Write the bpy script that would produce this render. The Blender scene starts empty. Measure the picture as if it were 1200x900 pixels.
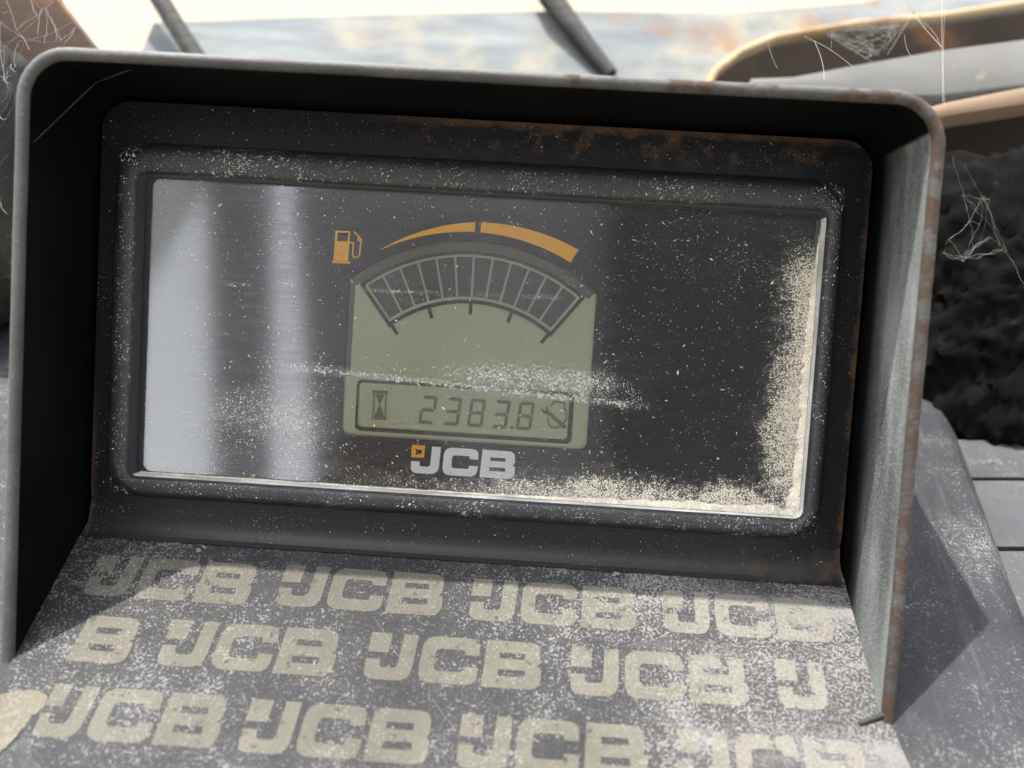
import bpy, math, random
from mathutils import Matrix, Vector, noise
from mathutils.geometry import tessellate_polygon

# ------------------------------------------------------------------ frame
# Everything is measured in millimetres in the frame of the instrument face:
# x to the right, y up along the face, z out of the face towards the viewer.
scene = bpy.context.scene
TILT = math.radians(32)
S, Cc = math.sin(TILT), math.cos(TILT)
ROT = Matrix(((1, 0, 0), (0, S, -Cc), (0, Cc, S)))
ORG = Vector((0, 0, 1.0))
def W(p): return ORG + ROT @ (Vector(p) * .001)

# ------------------------------------------------------------------ camera
cam_d = bpy.data.cameras.new('camera')
cam = bpy.data.objects.new('camera', cam_d)
scene.collection.objects.link(cam)
m3 = ROT @ Matrix(((0.997801,-0.061542,0.024628),(0.059935,0.996314,0.061362),(-0.028313,-0.059751,0.997812)))
cam.matrix_world = Matrix.Translation(W((13.33,3.98,185.19))) @ m3.to_4x4()
cam_d.sensor_width = 36
cam_d.lens = 36 * 1039.23 / 1200
cam_d.clip_start = .005
cam_d.clip_end = 500
cam_d.dof.use_dof = True
cam_d.dof.focus_distance = .184
cam_d.dof.aperture_fstop = 9.5
scene.camera = cam

# ------------------------------------------------------------------ light
TO_SUN = (ROT @ Vector((-26.5, 96, 19.2))).normalized()
elev = math.asin(TO_SUN.z)
azim = math.atan2(TO_SUN.x, TO_SUN.y)
world = bpy.data.worlds.new('World')
scene.world = world
world.use_nodes = True
wn = world.node_tree
wn.nodes.clear()
sky = wn.nodes.new('ShaderNodeTexSky')
sky.sky_type = 'NISHITA'
sky.sun_disc = False
sky.sun_elevation = elev
sky.sun_rotation = azim
sky.dust_density = 4.0
bg = wn.nodes.new('ShaderNodeBackground')
bg.inputs['Strength'].default_value = .15
wo = wn.nodes.new('ShaderNodeOutputWorld')
hz = wn.nodes.new('ShaderNodeHueSaturation')      # thin bright haze: a paler, brighter sky all round
hz.inputs['Saturation'].default_value = .15
hz.inputs['Value'].default_value = 1.6
wn.links.new(sky.outputs[0], hz.inputs['Color'])
wn.links.new(hz.outputs[0], bg.inputs[0])
wn.links.new(bg.outputs[0], wo.inputs[0])
sun_d = bpy.data.lights.new('sun', 'SUN')
sun_d.energy = 4.6
sun_d.angle = math.radians(.53)
sun_d.color = (1, .95, .87)
sun = bpy.data.objects.new('sun', sun_d)
scene.collection.objects.link(sun)
sun.rotation_euler = TO_SUN.to_track_quat('Z', 'Y').to_euler()
sun.location = (0, 0, 4)
vs = scene.view_settings
vs.view_transform = 'Standard'
vs.look = 'None'
vs.exposure = 2.45
vs.gamma = 1
vs.use_curve_mapping = False
scene.render.engine = 'CYCLES'
scene.cycles.max_bounces = 8
scene.cycles.transparent_max_bounces = 12
scene.cycles.caustics_reflective = False
scene.cycles.caustics_refractive = False

# ------------------------------------------------------------------ node helpers
class G:
    """small node graph writer"""
    def __init__(s, name):
        s.m = bpy.data.materials.new(name)
        s.m.use_nodes = True
        s.t = s.m.node_tree
        s.t.nodes.clear()
        s.out = s.t.nodes.new('ShaderNodeOutputMaterial')
        tc = s.t.nodes.new('ShaderNodeTexCoord')
        s.co = tc.outputs['Object']
    def put(s, sock, v):
        if hasattr(v, 'is_output') or isinstance(v, bpy.types.NodeSocket): s.t.links.new(v, sock)
        elif isinstance(v, (tuple, list)) and sock.type == 'RGBA' and len(v) == 3: sock.default_value = (*v, 1)
        else: sock.default_value = v
    def n(s, typ, out=0, props=None, **ins):
        nd = s.t.nodes.new(typ)
        for k, v in (props or {}).items(): setattr(nd, k, v)
        for k, v in ins.items():
            key = int(k[1:]) if k[0] == 'i' and k[1:].isdigit() else k.replace('_', ' ')
            s.put(nd.inputs[key], v)
        return nd.outputs[out]
    def math(s, op, a, b=0., c=None, clamp=False):
        ins = dict(i0=a, i1=b)
        if c is not None: ins['i2'] = c
        return s.n('ShaderNodeMath', 0, dict(operation=op, use_clamp=clamp), **ins)
    def noise(s, scale, detail=3., rough=.6, co=None, out=0, dist=0.):
        return s.n('ShaderNodeTexNoise', out, None, Vector=co or s.co, Scale=scale, Detail=detail, Roughness=rough, Distortion=dist)
    def ramp(s, v, lo, hi, a=0., b=1.):
        return s.n('ShaderNodeMapRange', 0, dict(clamp=True, interpolation_type='SMOOTHSTEP'), i0=v, i1=lo, i2=hi, i3=a, i4=b)
    def mix(s, f, a, b):
        nd = s.t.nodes.new('ShaderNodeMix')
        nd.data_type = 'RGBA'
        s.put(nd.inputs[0], f); s.put(nd.inputs[6], a); s.put(nd.inputs[7], b)
        return nd.outputs[2]
    def map(s, scale=(1, 1, 1), rot=(0, 0, 0), loc=(0, 0, 0)):
        return s.n('ShaderNodeMapping', 0, None, Vector=s.co, Scale=scale, Rotation=rot, Location=loc)
    def xyz(s):
        nd = s.t.nodes.new('ShaderNodeSeparateXYZ')
        s.t.links.new(s.co, nd.inputs[0])
        return nd.outputs
    def bump(s, h, strength, dist):
        return s.n('ShaderNodeBump', 0, None, Strength=strength, Distance=dist, Height=h)
    def bsdf(s, **ins):
        return s.n('ShaderNodeBsdfPrincipled', 0, None, **ins)
    def done(s, sh):
        s.t.links.new(sh, s.out.inputs[0]); return s.m

def dusty(name, base, rough=.5, spec=.4, dust=(.42, .40, .36), film=.12, cover=.5, scale=2200., patch=55.,
          rust=0., rust_scale=90., rust_col=(.24, .095, .035), bump=.25, extra=None, rmask=None, soft=.07, streak=None, metal=0.):
    """painted or rubber surface under dust: an even film, fine specks thicker in patches, rust blooms"""
    g = G(name)
    fine = g.noise(scale, 2., .75)
    mid = g.noise(scale * .22, 3., .7)
    big = g.noise(patch, 4., .6)
    lvl = g.math('ADD', g.math('MULTIPLY', g.math('SUBTRACT', big, .5), .5), g.math('MULTIPLY', g.math('SUBTRACT', mid, .5), .35))
    v = g.math('ADD', fine, lvl)
    sp = g.ramp(v, .77 - .30 * cover, .77 - .30 * cover + soft)
    fl = g.math('MULTIPLY', g.ramp(big, .25, .75, .5, 1.5), film)
    f = g.math('ADD', g.math('MULTIPLY', sp, .75), fl, clamp=True)
    if streak:
        st = g.noise(1., 4., .65, co=g.map(scale=streak))
        f = g.math('ADD', f, g.ramp(st, .5, .8, 0., .35), clamp=True)
    if extra: f = g.math('ADD', f, extra(g, fine, mid), clamp=True)
    tone = g.noise(patch * .7, 3., .6)
    b2 = g.mix(g.ramp(tone, .3, .7), tuple(c * .75 for c in base), tuple(c * 1.25 for c in base))
    col = g.mix(f, b2, dust)
    if rust:
        rn = g.noise(rust_scale, 7., .68)
        if rmask: rn = g.math('ADD', rn, rmask(g))
        rm = g.ramp(rn, .66 - .28 * rust, .76 - .22 * rust)
        rc = g.mix(g.noise(rust_scale * 6, 3., .7), tuple(c * .35 for c in rust_col), tuple(min(1, c * 1.7) for c in rust_col))
        col = g.mix(g.math('MULTIPLY', rm, .85), col, rc)
        f = g.math('MAXIMUM', f, rm)
    r = g.ramp(f, 0., .8, rough, .92)
    nb = g.bump(g.math('ADD', fine, g.math('MULTIPLY', mid, .8)), bump, .00025)
    return g.done(g.bsdf(Base_Color=col, Roughness=r, Specular_IOR_Level=spec, Metallic=metal, Normal=nb))

def plain(name, col, rough=.6, spec=.4, vary=.12, scale=400., bump=0.):
    g = G(name)
    f = g.noise(scale, 3., .6)
    c = g.mix(f, tuple(v * (1 - vary) for v in col), tuple(min(1, v * (1 + vary)) for v in col))
    kw = {}
    if bump: kw['Normal'] = g.bump(g.noise(scale * 2.5, 3., .7), bump, .0003)
    return g.done(g.bsdf(Base_Color=c, Roughness=rough, Specular_IOR_Level=spec, **kw))

# ------------------------------------------------------------------ mesh helpers
ORIG = {}
class MB:
    def __init__(s): s.v = []; s.f = []
    def add(s, vs, fs):
        o = len(s.v); s.v += [tuple(p) for p in vs]; s.f += [tuple(i + o for i in f) for f in fs]
    def grid(s, rows, closed_u=False, closed_v=False):
        nu, nv = len(rows), len(rows[0]); o = len(s.v)
        for r in rows: s.v += [tuple(p) for p in r]
        for i in range(nu - (0 if closed_u else 1)):
            for j in range(nv - (0 if closed_v else 1)):
                a, b = i, (i + 1) % nu; c, d = j, (j + 1) % nv
                s.f.append((o + a * nv + c, o + b * nv + c, o + b * nv + d, o + a * nv + d))
    def tube(s, pts, r, n=6, r2=None):
        pts = [Vector(p) for p in pts]; rows = []; k = len(pts)
        up = Vector((.31, .2, .93))
        for i, p in enumerate(pts):
            t = (pts[min(i + 1, k - 1)] - pts[max(i - 1, 0)]).normalized()
            a = t.cross(up).normalized(); b = t.cross(a)
            rr = r if r2 is None else r + (r2 - r) * i / max(1, k - 1)
            rows.append([p + (a * math.cos(q) + b * math.sin(q)) * rr for q in (2 * math.pi * j / n for j in range(n))])
        s.grid(rows, closed_v=True)
        o = len(s.v)
        s.f.append(tuple(o - k * n + j for j in range(n)))
        s.f.append(tuple(o - 1 - j for j in range(n)))
    def flat(s, loops, to3):
        """filled outline (first loop) with holes (others)"""
        tri = tessellate_polygon([[Vector((x, y, 0)) for x, y in l] for l in loops])
        pts = [p for l in loops for p in l]
        s.add([to3(x, y) for x, y in pts], [tuple(t) for t in tri])
    def prism(s, loops, to3, depth):
        """outline with thickness: to3(x, y, h), h from 0 to -depth"""
        pts = [p for l in loops for p in l]; n = len(pts)
        tri = [tuple(t) for t in tessellate_polygon([[Vector((x, y, 0)) for x, y in l] for l in loops])]
        o = 0; sides = []
        for l in loops:
            k = len(l)
            sides += [(o + i, o + (i + 1) % k, n + o + (i + 1) % k, n + o + i) for i in range(k)]
            o += k
        s.add([to3(x, y, 0) for x, y in pts] + [to3(x, y, -depth) for x, y in pts],
              tri + [tuple(n + i for i in reversed(t)) for t in tri] + sides)
    def box(s, lo, hi, fr=None):
        x0, y0, z0 = lo; x1, y1, z1 = hi
        v = [(x, y, z) for x in (x0, x1) for y in (y0, y1) for z in (z0, z1)]
        if fr: v = [fr(*p) for p in v]
        s.add(v, [(0, 1, 3, 2), (4, 6, 7, 5), (0, 4, 5, 1), (2, 3, 7, 6), (0, 2, 6, 4), (1, 5, 7, 3)])
    def mesh(s, name, origin, smooth=None):
        import bmesh
        me = bpy.data.meshes.new(name)
        o = Vector(origin)
        me.from_pydata([(Vector(p) - o) * .001 for p in s.v], [], s.f)
        bm = bmesh.new(); bm.from_mesh(me)
        bmesh.ops.recalc_face_normals(bm, faces=bm.faces)
        bm.to_mesh(me); bm.free()
        if smooth is not None:
            me.shade_smooth()
            me.set_sharp_from_angle(angle=math.radians(smooth))
        return me
    def build(s, name, mat, parent=None, origin=None, smooth=None, kind=None):
        org = origin if origin is not None else ORIG[parent.name]
        me = s.mesh(name, org, smooth)
        me.materials.append(mat)
        ob = bpy.data.objects.new(name, me)
        scene.collection.objects.link(ob)
        if parent: ob.parent = parent
        else:
            ob.location = W(org); ob.rotation_euler = ROT.to_euler()
        ORIG[ob.name] = org
        if kind: ob['kind'] = kind
        return ob

def thing(name, label, cat, origin, group=None):
    e = bpy.data.objects.new(name, None)
    e.empty_display_size = .01
    scene.collection.objects.link(e)
    e.location = W(origin); e.rotation_euler = ROT.to_euler()
    ORIG[e.name] = origin
    return tag(e, label, cat, group)
def tag(o, label, cat, group=None):
    o['label'] = label; o['category'] = cat
    if group: o['group'] = group
    return o

def arc(cx, cy, r, a0, a1, n):
    return [(cx + r * math.cos(math.radians(a0 + (a1 - a0) * i / n)), cy + r * math.sin(math.radians(a0 + (a1 - a0) * i / n))) for i in range(n + 1)]
def rrect(x0, y0, x1, y1, r, n=6):
    return (arc(x1 - r, y1 - r, r, 0, 90, n) + arc(x0 + r, y1 - r, r, 90, 180, n) +
            arc(x0 + r, y0 + r, r, 180, 270, n) + arc(x1 - r, y0 + r, r, 270, 360, n))
def rounded(pts, n=5):
    """polygon from (x, y, corner radius)"""
    out = []; k = len(pts)
    for i in range(k):
        p = Vector(pts[i][:2]); r = pts[i][2] if len(pts[i]) > 2 else 0
        if not r: out.append(tuple(p)); continue
        a = Vector(pts[i - 1][:2]); b = Vector(pts[(i + 1) % k][:2])
        da = (a - p); db = (b - p)
        ra = min(r, da.length * .49); rb = min(r, db.length * .49)
        A = p + da.normalized() * ra; B = p + db.normalized() * rb
        for j in range(n + 1):
            t = j / n
            q = A * (1 - t) ** 2 + p * 2 * t * (1 - t) + B * t * t
            out.append((q.x, q.y))
    return out
def wobble(l, a=.5):
    out = []
    for i in range(len(l)):
        p, q = Vector(l[i]), Vector(l[(i + 1) % len(l)])
        for t in (0, .25, .5, .75):
            m = p.lerp(q, t); out.append((m.x + a * noise.noise(Vector((m.x * .9, m.y * .9, 1))), m.y + a * noise.noise(Vector((m.x * .9, m.y * .9, 7)))))
    return out
def fbm(x, y, s=1., seed=0.): return noise.fractal(Vector((x * s + seed, y * s, seed * 1.7)), 1., 2., 4)

# plane of the dash top: starts at the foot of the instrument face and falls gently towards the viewer
FN = Vector((0, .79, .613)).normalized(); FD = Vector((0, -.613, .79)).normalized(); FP = Vector((0, -43, 1.2))
def F(x, s, h=0.): return FP + Vector((x, 0, 0)) + FD * s + FN * h
def floor_y(z): return FP.y + (z - FP.z) * FD.y / FD.z

# ------------------------------------------------------------------ materials
def floor_extra(g, fine, mid):
    X = g.xyz()
    # wind-blown dust lies thick towards the right and thins to the left
    big = g.noise(38., 4., .6)
    right = g.ramp(g.math('ADD', X[0], g.math('MULTIPLY', g.math('SUBTRACT', big, .5), .11)), .028, .085)
    smear = g.ramp(g.noise(1., 4., .6, co=g.map(scale=(30, 110, 110), rot=(0, 0, .5))), .45, .75)
    a = g.math('MULTIPLY', right, g.ramp(g.math('ADD', fine, g.math('MULTIPLY', smear, .3)), .35, .75, .05, .75))
    return a
def logo_extra(g, fine, mid):
    # the print is rubbed and buried towards the right
    X = g.xyz(); big = g.noise(30., 4., .6)
    e = g.ramp(g.math('ADD', X[0], g.math('MULTIPLY', g.math('SUBTRACT', big, .5), .06)), .040, .064)
    return g.math('MAXIMUM', floor_extra(g, fine, mid), g.math('MULTIPLY', e, g.ramp(fine, .3, .65, .25, .8)))
M_floor = dusty('dusty_decal_sheet', (.0030, .0033, .0046), rough=.5, spec=.06, dust=(.070, .0692, .068), film=.095, cover=.78, scale=2000., patch=40., bump=1., extra=floor_extra, soft=.15)
M_logo = dusty('faded_cream_print', (.0325, .0310, .0250), rough=.6, spec=.05, dust=(.071, .069, .063), film=.11, cover=.76, scale=2000., patch=40., bump=1., extra=logo_extra, soft=.15, rust=.34, rust_scale=330., rust_col=(.014, .0137, .0125))
M_dash = dusty('grey_rubber_dash', (.0045, .005, .0065), rough=.6, spec=.05, dust=(.052, .052, .054), film=.18, cover=.72, scale=1800., patch=45., bump=.8, streak=(260, 22, 22), soft=.15)
M_hood = dusty('black_painted_steel', (.0012, .0014, .0018), rough=.4, spec=.035, dust=(.2, .2, .19), film=.001, cover=-.2, scale=1600., patch=40., bump=.12)
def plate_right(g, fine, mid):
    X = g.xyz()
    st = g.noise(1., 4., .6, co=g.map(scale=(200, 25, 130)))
    return g.math('MULTIPLY', g.math('MULTIPLY', g.ramp(X[0], .0795, .0798), g.ramp(X[2], .003, .015)), g.math('ADD', g.ramp(st, .3, .75, .15, .55), g.ramp(fine, .50, .68, 0., .35)))  # streaky dust, held off the rear so the wall's shade is painted in
M_hood_in = dusty('black_steel_right_wall_dust_and_shade', (.0012, .0014, .0018), rough=.4, spec=.035, dust=(.165, .178, .176), film=.001, cover=-.2, scale=2300., patch=40., bump=.2, extra=plate_right)
M_edge = dusty('worn_steel_edge', (.013, .0135, .0142), rough=.55, spec=.14, dust=(.048, .0475, .047), film=.22, cover=.6, scale=1400., patch=90., rust=.42, rust_scale=260., rust_col=(.018, .011, .007), bump=.45, rmask=lambda g: g.ramp(g.xyz()[0], -.09, .085, -.14, .11), soft=.2)
def seam_rust(g, fine, mid): return g.math('MULTIPLY', 0., 0.)
def back_mat():
    g = G('black_plate_rust_bloom')
    X = g.xyz()
    fine = g.noise(2000., 2., .75); big = g.noise(60., 5., .65); mid = g.noise(300., 4., .7)
    sp = g.ramp(g.math('ADD', fine, g.math('MULTIPLY', g.math('SUBTRACT', big, .5), .4)), .66, .80, 0., .5)
    col = g.mix(g.math('ADD', sp, .02), (.0022, .0025, .0035), (.16, .15, .135))
    # brown bloom spreading from the upper right seam
    top = g.math('MULTIPLY', g.ramp(X[1], .076, .088), g.ramp(X[0], -.03, .01))
    rm = g.math('MULTIPLY', top, g.ramp(g.math('ADD', big, g.math('MULTIPLY', mid, .8)), .88, 1.12))
    side = g.math('MULTIPLY', g.ramp(g.math('ADD', X[0], g.math('MULTIPLY', g.math('SUBTRACT', mid, .5), .004)), .0778, .0792), g.ramp(big, .3, .6, 0., .8))
    seam = g.math('MULTIPLY', g.ramp(g.math('ADD', X[1], g.math('MULTIPLY', g.math('SUBTRACT', mid, .5), .003)), .0874, .0890), g.ramp(X[0], -.03, .0))
    low = g.math('MULTIPLY', g.ramp(X[1], .012, -.002), g.math('MULTIPLY', g.ramp(X[0], .03, .08), g.ramp(mid, .4, .65)))
    lef = g.math('MULTIPLY', g.ramp(X[0], -.0775, -.0795), g.math('MULTIPLY', g.ramp(X[1], .038, .013), .6))
    r = g.math('MAXIMUM', g.math('MAXIMUM', g.math('MULTIPLY', rm, .75), side), g.math('MAXIMUM', g.math('MULTIPLY', seam, .8), g.math('MAXIMUM', g.math('MULTIPLY', low, .4), lef)))
    rc = g.mix(mid, (.008, .0052, .004), (.055, .031, .0165))
    col = g.mix(r, col, rc)
    return g.done(g.bsdf(Base_Color=col, Roughness=g.ramp(r, 0., .6, .42, .9), Specular_IOR_Level=.09, Normal=g.bump(g.math('ADD', fine, mid), .2, .0003)))
M_back = back_mat()
M_bezel = dusty('grained_black_plastic', (.0045, .0048, .006), rough=.42, spec=.2, dust=(.20, .195, .19), film=.025, cover=.36, scale=1800., patch=50., bump=.7)
M_lip_light = dusty('bezel_lip_painted_light', (.05, .05, .052), rough=.3, spec=.7, dust=(.42, .42, .41), film=.5, cover=.6, scale=1900., patch=60., bump=.3)  # pale tone paints in the light caught by the lower and right lip
M_face = plain('matt_black_face', (.012, .0125, .016), .6, .3)
M_white = plain('white_print', (.92, .92, .90), .6, .3, .05)
M_yellow = plain('amber_print', (.97, .46, .010), .6, .3, .05)
M_black = plain('black_print', (.012, .012, .012), .6, .3)
M_lcd = plain('lcd_olive_glass', (.44, .445, .27), .5, .3, .10, 60.)
M_lcd_rim_shade = plain('lcd_olive_rim_and_shade', (.085, .092, .062), .5, .3, .1, 200.)
M_seg = plain('lcd_dark_segment', (.024, .034, .032), .45, .4, .35, 120.)
M_ink = plain('lcd_outline_ink', (.020, .022, .017), .5, .3)
M_digit = plain('lcd_faint_digit', (.13, .135, .08), .5, .3)
M_digit2 = plain('lcd_fainter_mark', (.115, .118, .072), .5, .3)
M_dust = dusty('cream_dust', (.25, .23, .188), rough=.95, spec=.1, dust=(.38, .35, .29), film=.2, cover=.8, scale=2000., patch=200., bump=1.)
M_grain = plain('pale_grain', (.26, .255, .235), .8, .2, .25)
def pane_mat():
    g = G('dusty_clear_pane')
    fine = g.noise(2900., 2., .75); big = g.noise(45., 4., .6)
    hz = g.noise(1., 4., .7, co=g.map(scale=(90, 1500, 90)))
    X = g.xyz()
    v = g.math('ADD', fine, g.math('MULTIPLY', g.math('SUBTRACT', big, .5), .35))
    sp = g.ramp(v, .67, .78, 0., .55)
    mid = g.noise(500., 3., .7)
    jag = g.math('ADD', g.math('MULTIPLY', g.math('SUBTRACT', mid, .5), .007), g.math('MULTIPLY', g.math('SUBTRACT', big, .5), .016))
    ex = g.math('ADD', X[0], jag); ey = g.math('SUBTRACT', X[1], jag)
    # the drift along the lower right corner thins out into single specks
    er = g.math('MULTIPLY', g.ramp(ex, .0570, .0690), g.ramp(X[1], .030, .018))
    eb = g.math('MULTIPLY', g.ramp(ey, -.0215, -.0308), g.ramp(X[0], -.06, .04, .15, 1.))
    ed = g.math('MAXIMUM', er, eb)
    drift = g.ramp(g.math('ADD', g.math('MULTIPLY', ed, .62), g.math('MULTIPLY_ADD', g.math('SUBTRACT', fine, .5), 1.8, .5)), .92, 1.12, 0., .9)
    def band(y0, slope, half, xa, xb, xc, xd):
        d = g.math('ABSOLUTE', g.math('ADD', g.math('ADD', X[1], -y0), g.math('ADD', g.math('MULTIPLY', X[0], slope), g.math('MULTIPLY', g.math('SUBTRACT', mid, .5), half * .8))))
        return g.math('MULTIPLY', g.ramp(d, half, 0.), g.math('MULTIPLY', g.ramp(X[0], xa, xb), g.ramp(X[0], xd, xc)))
    b1 = band(-.0055, .02, .0050, -.012, .006, .026, .034)
    b2 = band(-.0085, .05, .0016, -.045, -.035, .030, .042)
    b3 = g.math('MULTIPLY', g.ramp(g.noise(70., 3., .6), .42, .62), band(.0108, -.02, .0009, -.060, -.050, .022, .027))
    b4 = band(-.0215, .10, .0085, -.062, -.048, -.036, -.024)
    bs = g.math('MAXIMUM', g.math('MAXIMUM', b1, b2), g.math('MAXIMUM', g.math('MULTIPLY', b3, .7), g.math('MULTIPLY', b4, .75)))
    fs = g.math('MULTIPLY_ADD', g.math('SUBTRACT', fine, .5), 2.3, g.math('MULTIPLY_ADD', g.math('SUBTRACT', mid, .5), .7, .5))
    streaks = g.ramp(g.math('ADD', fs, g.math('MULTIPLY', bs, .45)), .88, 1.06, 0., .75)
    streaks = g.math('MAXIMUM', g.math('MULTIPLY', streaks, g.ramp(bs, 0., .3)), g.math('MULTIPLY', bs, .07))
    drift = g.math('MAXIMUM', drift, g.math('MULTIPLY', g.math('POWER', ed, 3.), g.ramp(mid, .35, .65, .12, .5)))
    drift = g.math('MAXIMUM', drift, streaks)
    f = g.math('ADD', g.math('MAXIMUM', sp, drift), g.ramp(hz, .45, .8, .01, .05), clamp=True)
    tr = g.n('ShaderNodeBsdfTransparent')
    gl = g.n('ShaderNodeBsdfGlossy', 0, None, Color=(1, 1, 1), Roughness=g.ramp(hz, .3, .7, .065, .11))
    fr = g.n('ShaderNodeFresnel', 0, None, IOR=2.0)
    sh = g.n('ShaderNodeMixShader', 0, None, i0=fr, i1=tr, i2=gl)
    df = g.n('ShaderNodeBsdfDiffuse', 0, None, Color=g.mix(ed, (.22, .216, .20), (.27, .25, .205)))
    return g.done(g.n('ShaderNodeMixShader', 0, None, i0=f, i1=sh, i2=df))
M_pane = pane_mat()
def cover_mat():
    g = G('weathered_pale_blue_paint')
    a = g.noise(28., 5., .6); b = g.noise(90., 5., .65); c = g.noise(16., 4., .6)
    st = g.noise(1., 5., .65, co=g.map(scale=(22, 120, 120), rot=(0, 0, .35)))
    col = g.mix(g.ramp(st, .3, .75), (.040, .046, .051), (.073, .078, .080))
    col = g.mix(g.ramp(a, .46, .78), col, (.108, .094, .066))
    col = g.mix(g.math('MULTIPLY', g.ramp(g.math('ADD', c, g.math('MULTIPLY', b, .35)), .70, .86), .8), col, (.075, .040, .019))
    return g.done(g.bsdf(Base_Color=col, Roughness=.85, Specular_IOR_Level=.08, Normal=g.bump(b, .2, .0006)))
M_cover = cover_mat()
M_rim = dusty('cream_and_rust_rim', (.115, .088, .052), rough=.85, spec=.05, dust=(.13, .105, .07), film=.3, cover=.4, scale=300., patch=30., rust=.6, rust_scale=40., rust_col=(.07, .034, .015))
M_cream = plain('sunlit_cream_paint', (.130, .117, .089), .95, .02, .12, 20.)
M_brown = dusty('rusty_brown_steel', (.022, .014, .011), rough=.85, spec=.12, dust=(.055, .04, .03), film=.2, cover=.3, scale=500., patch=30., rust=.5, rust_scale=30., rust_col=(.07, .034, .017))
M_rubber = dusty('black_rubber', (.006, .006, .006), rough=.75, spec=.15, dust=(.06, .06, .058), film=.06, cover=.4, scale=700., patch=40., bump=.8)
M_foam = dusty('black_foam', (.0014, .0014, .0014), rough=.95, spec=.02, dust=(.0085, .0083, .008), film=.10, cover=.45, scale=260., patch=90., bump=.4, soft=.25)
M_bar = dusty('grey_scuffed_metal', (.080, .083, .087), rough=.8, spec=.08, dust=(.15, .137, .105), film=.2, cover=.45, scale=200., patch=25., rust=.3, rust_scale=25., rust_col=(.07, .05, .025), soft=.2)
M_tan = dusty('peach_worn_bar', (.125, .087, .061), rough=.8, spec=.08, dust=(.14, .115, .09), film=.2, cover=.35, scale=250., patch=25., rust=.35, rust_scale=40., rust_col=(.07, .036, .018), soft=.2)
M_recess = dusty('dark_brown_recess', (.008, .0063, .005), rough=.9, spec=.05, dust=(.03, .025, .02), film=.2, cover=.3, scale=400., patch=22., rust=.5, rust_scale=22., rust_col=(.04, .02, .011))
M_slab = dusty('dusty_grey_rubber', (.016, .017, .019), rough=.85, spec=.05, dust=(.045, .045, .046), film=.25, cover=.6, scale=900., patch=45., bump=.6, soft=.2)
M_smear = dusty('dried_cream_smear', (.036, .033, .025), rough=.8, spec=.05, dust=(.06, .056, .047), film=.2, cover=.7, scale=1500., patch=60., bump=.5, soft=.15)
M_grain_sun = plain('pale_grain_sheet', (.085, .083, .079), .8, .2, .3)
M_web = plain('grey_silk', (.125, .123, .118), .8, .15, .2)
M_grey = plain('grey_card_paint', (.105, .110, .142), .6, .3)
M_blue_card = plain('blue_grey_card', (.34, .40, .47), .6, .3)
M_ground = plain('dry_pale_soil', (.30, .26, .19), .9, .2, .25, 6., .5)

# ------------------------------------------------------------------ ground
me = bpy.data.meshes.new('ground')
me.from_pydata([(-60, -60, 0), (60, -60, 0), (60, 60, 0), (-60, 60, 0)], [], [(0, 1, 2, 3)])
me.materials.append(M_ground)
gr = bpy.data.objects.new('ground', me); scene.collection.objects.link(gr); gr['kind'] = 'structure'

# ------------------------------------------------------------------ letters
LOGO_J = rounded([(.737, 1, 0), (1.06, 1, 0), (1.005, .0, .30), (.0, .0, .22), (.0, .43, 0), (.306, .43, 0), (.306, .255, .1), (.69, .255, .12)])
LOGO_C = rounded([(1.19, 1, .30), (2.43, 1, .30), (2.43, .63, 0), (2.118, .63, 0), (2.118, .735, .08), (1.49, .735, .12), (1.47, .265, .12), (2.11, .265, .08), (2.11, .385, 0), (2.43, .385, 0), (2.40, 0, .30), (1.14, 0, .30)])
LOGO_B = [rounded([(2.57, 1, 0), (3.76, 1, .26), (3.76, .53, .13), (3.66, .5, .03), (3.79, .47, .13), (3.77, 0, .28), (2.52, 0, 0)]),
          rounded([(2.87, .745, 0), (3.43, .745, .05), (3.43, .615, .05), (2.87, .615, 0)]), rounded([(2.86, .385, 0), (3.44, .385, .05), (3.44, .245, .05), (2.855, .245, 0)])]
LOGO_SQ = [(.02, 1.0), (.475, 1.0), (.45, .57), (.0, .57)]
def logo(b, to3, square=True):
    for l in ([LOGO_J], [LOGO_C], LOGO_B): b.flat(l, to3)
    if square: b.flat([LOGO_SQ], to3)

# ------------------------------------------------------------------ dash with hood
dash = thing('dashboard', 'dark dusty dashboard with black sheet hood and faded lettered sheet', 'dashboard', (0, -43, 1.2))
# body of the dash: a thick sloping slab with a rounded right edge
b = MB()
prof = [(-150, -60), (-150, -3), (-149, -.9), (-146, -.12)] + [(-130 + i * 12, -.12) for i in range(0, 20)] + [(111, -.12), (113.4, -.35), (114.6, -1.2), (117.5, -4.5), (121, -9), (121, -60)]
rows = []
for s_ in [-78, -77, -60, -40, -20, 0, 20, 40, 60, 80, 100, 101]:
    k = 1.2 if s_ in (-78, 101) else 0
    rows.append([F(x + (s_ < 0) * (-s_ * .06 if x > 100 else 0), s_, h - (k if h > -5 else 0)) for x, h in prof])
b.grid(rows)
b.f.append(tuple(range(len(prof)))); b.f.append(tuple(range(len(b.v) - 1, len(b.v) - 1 - len(prof), -1)))
b.build('dash_top', M_dash, dash, smooth=40)
b = MB(); b.box((-45, -900, -170), (45, -95, -60)); b.build('pedestal', M_rubber, dash)
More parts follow.
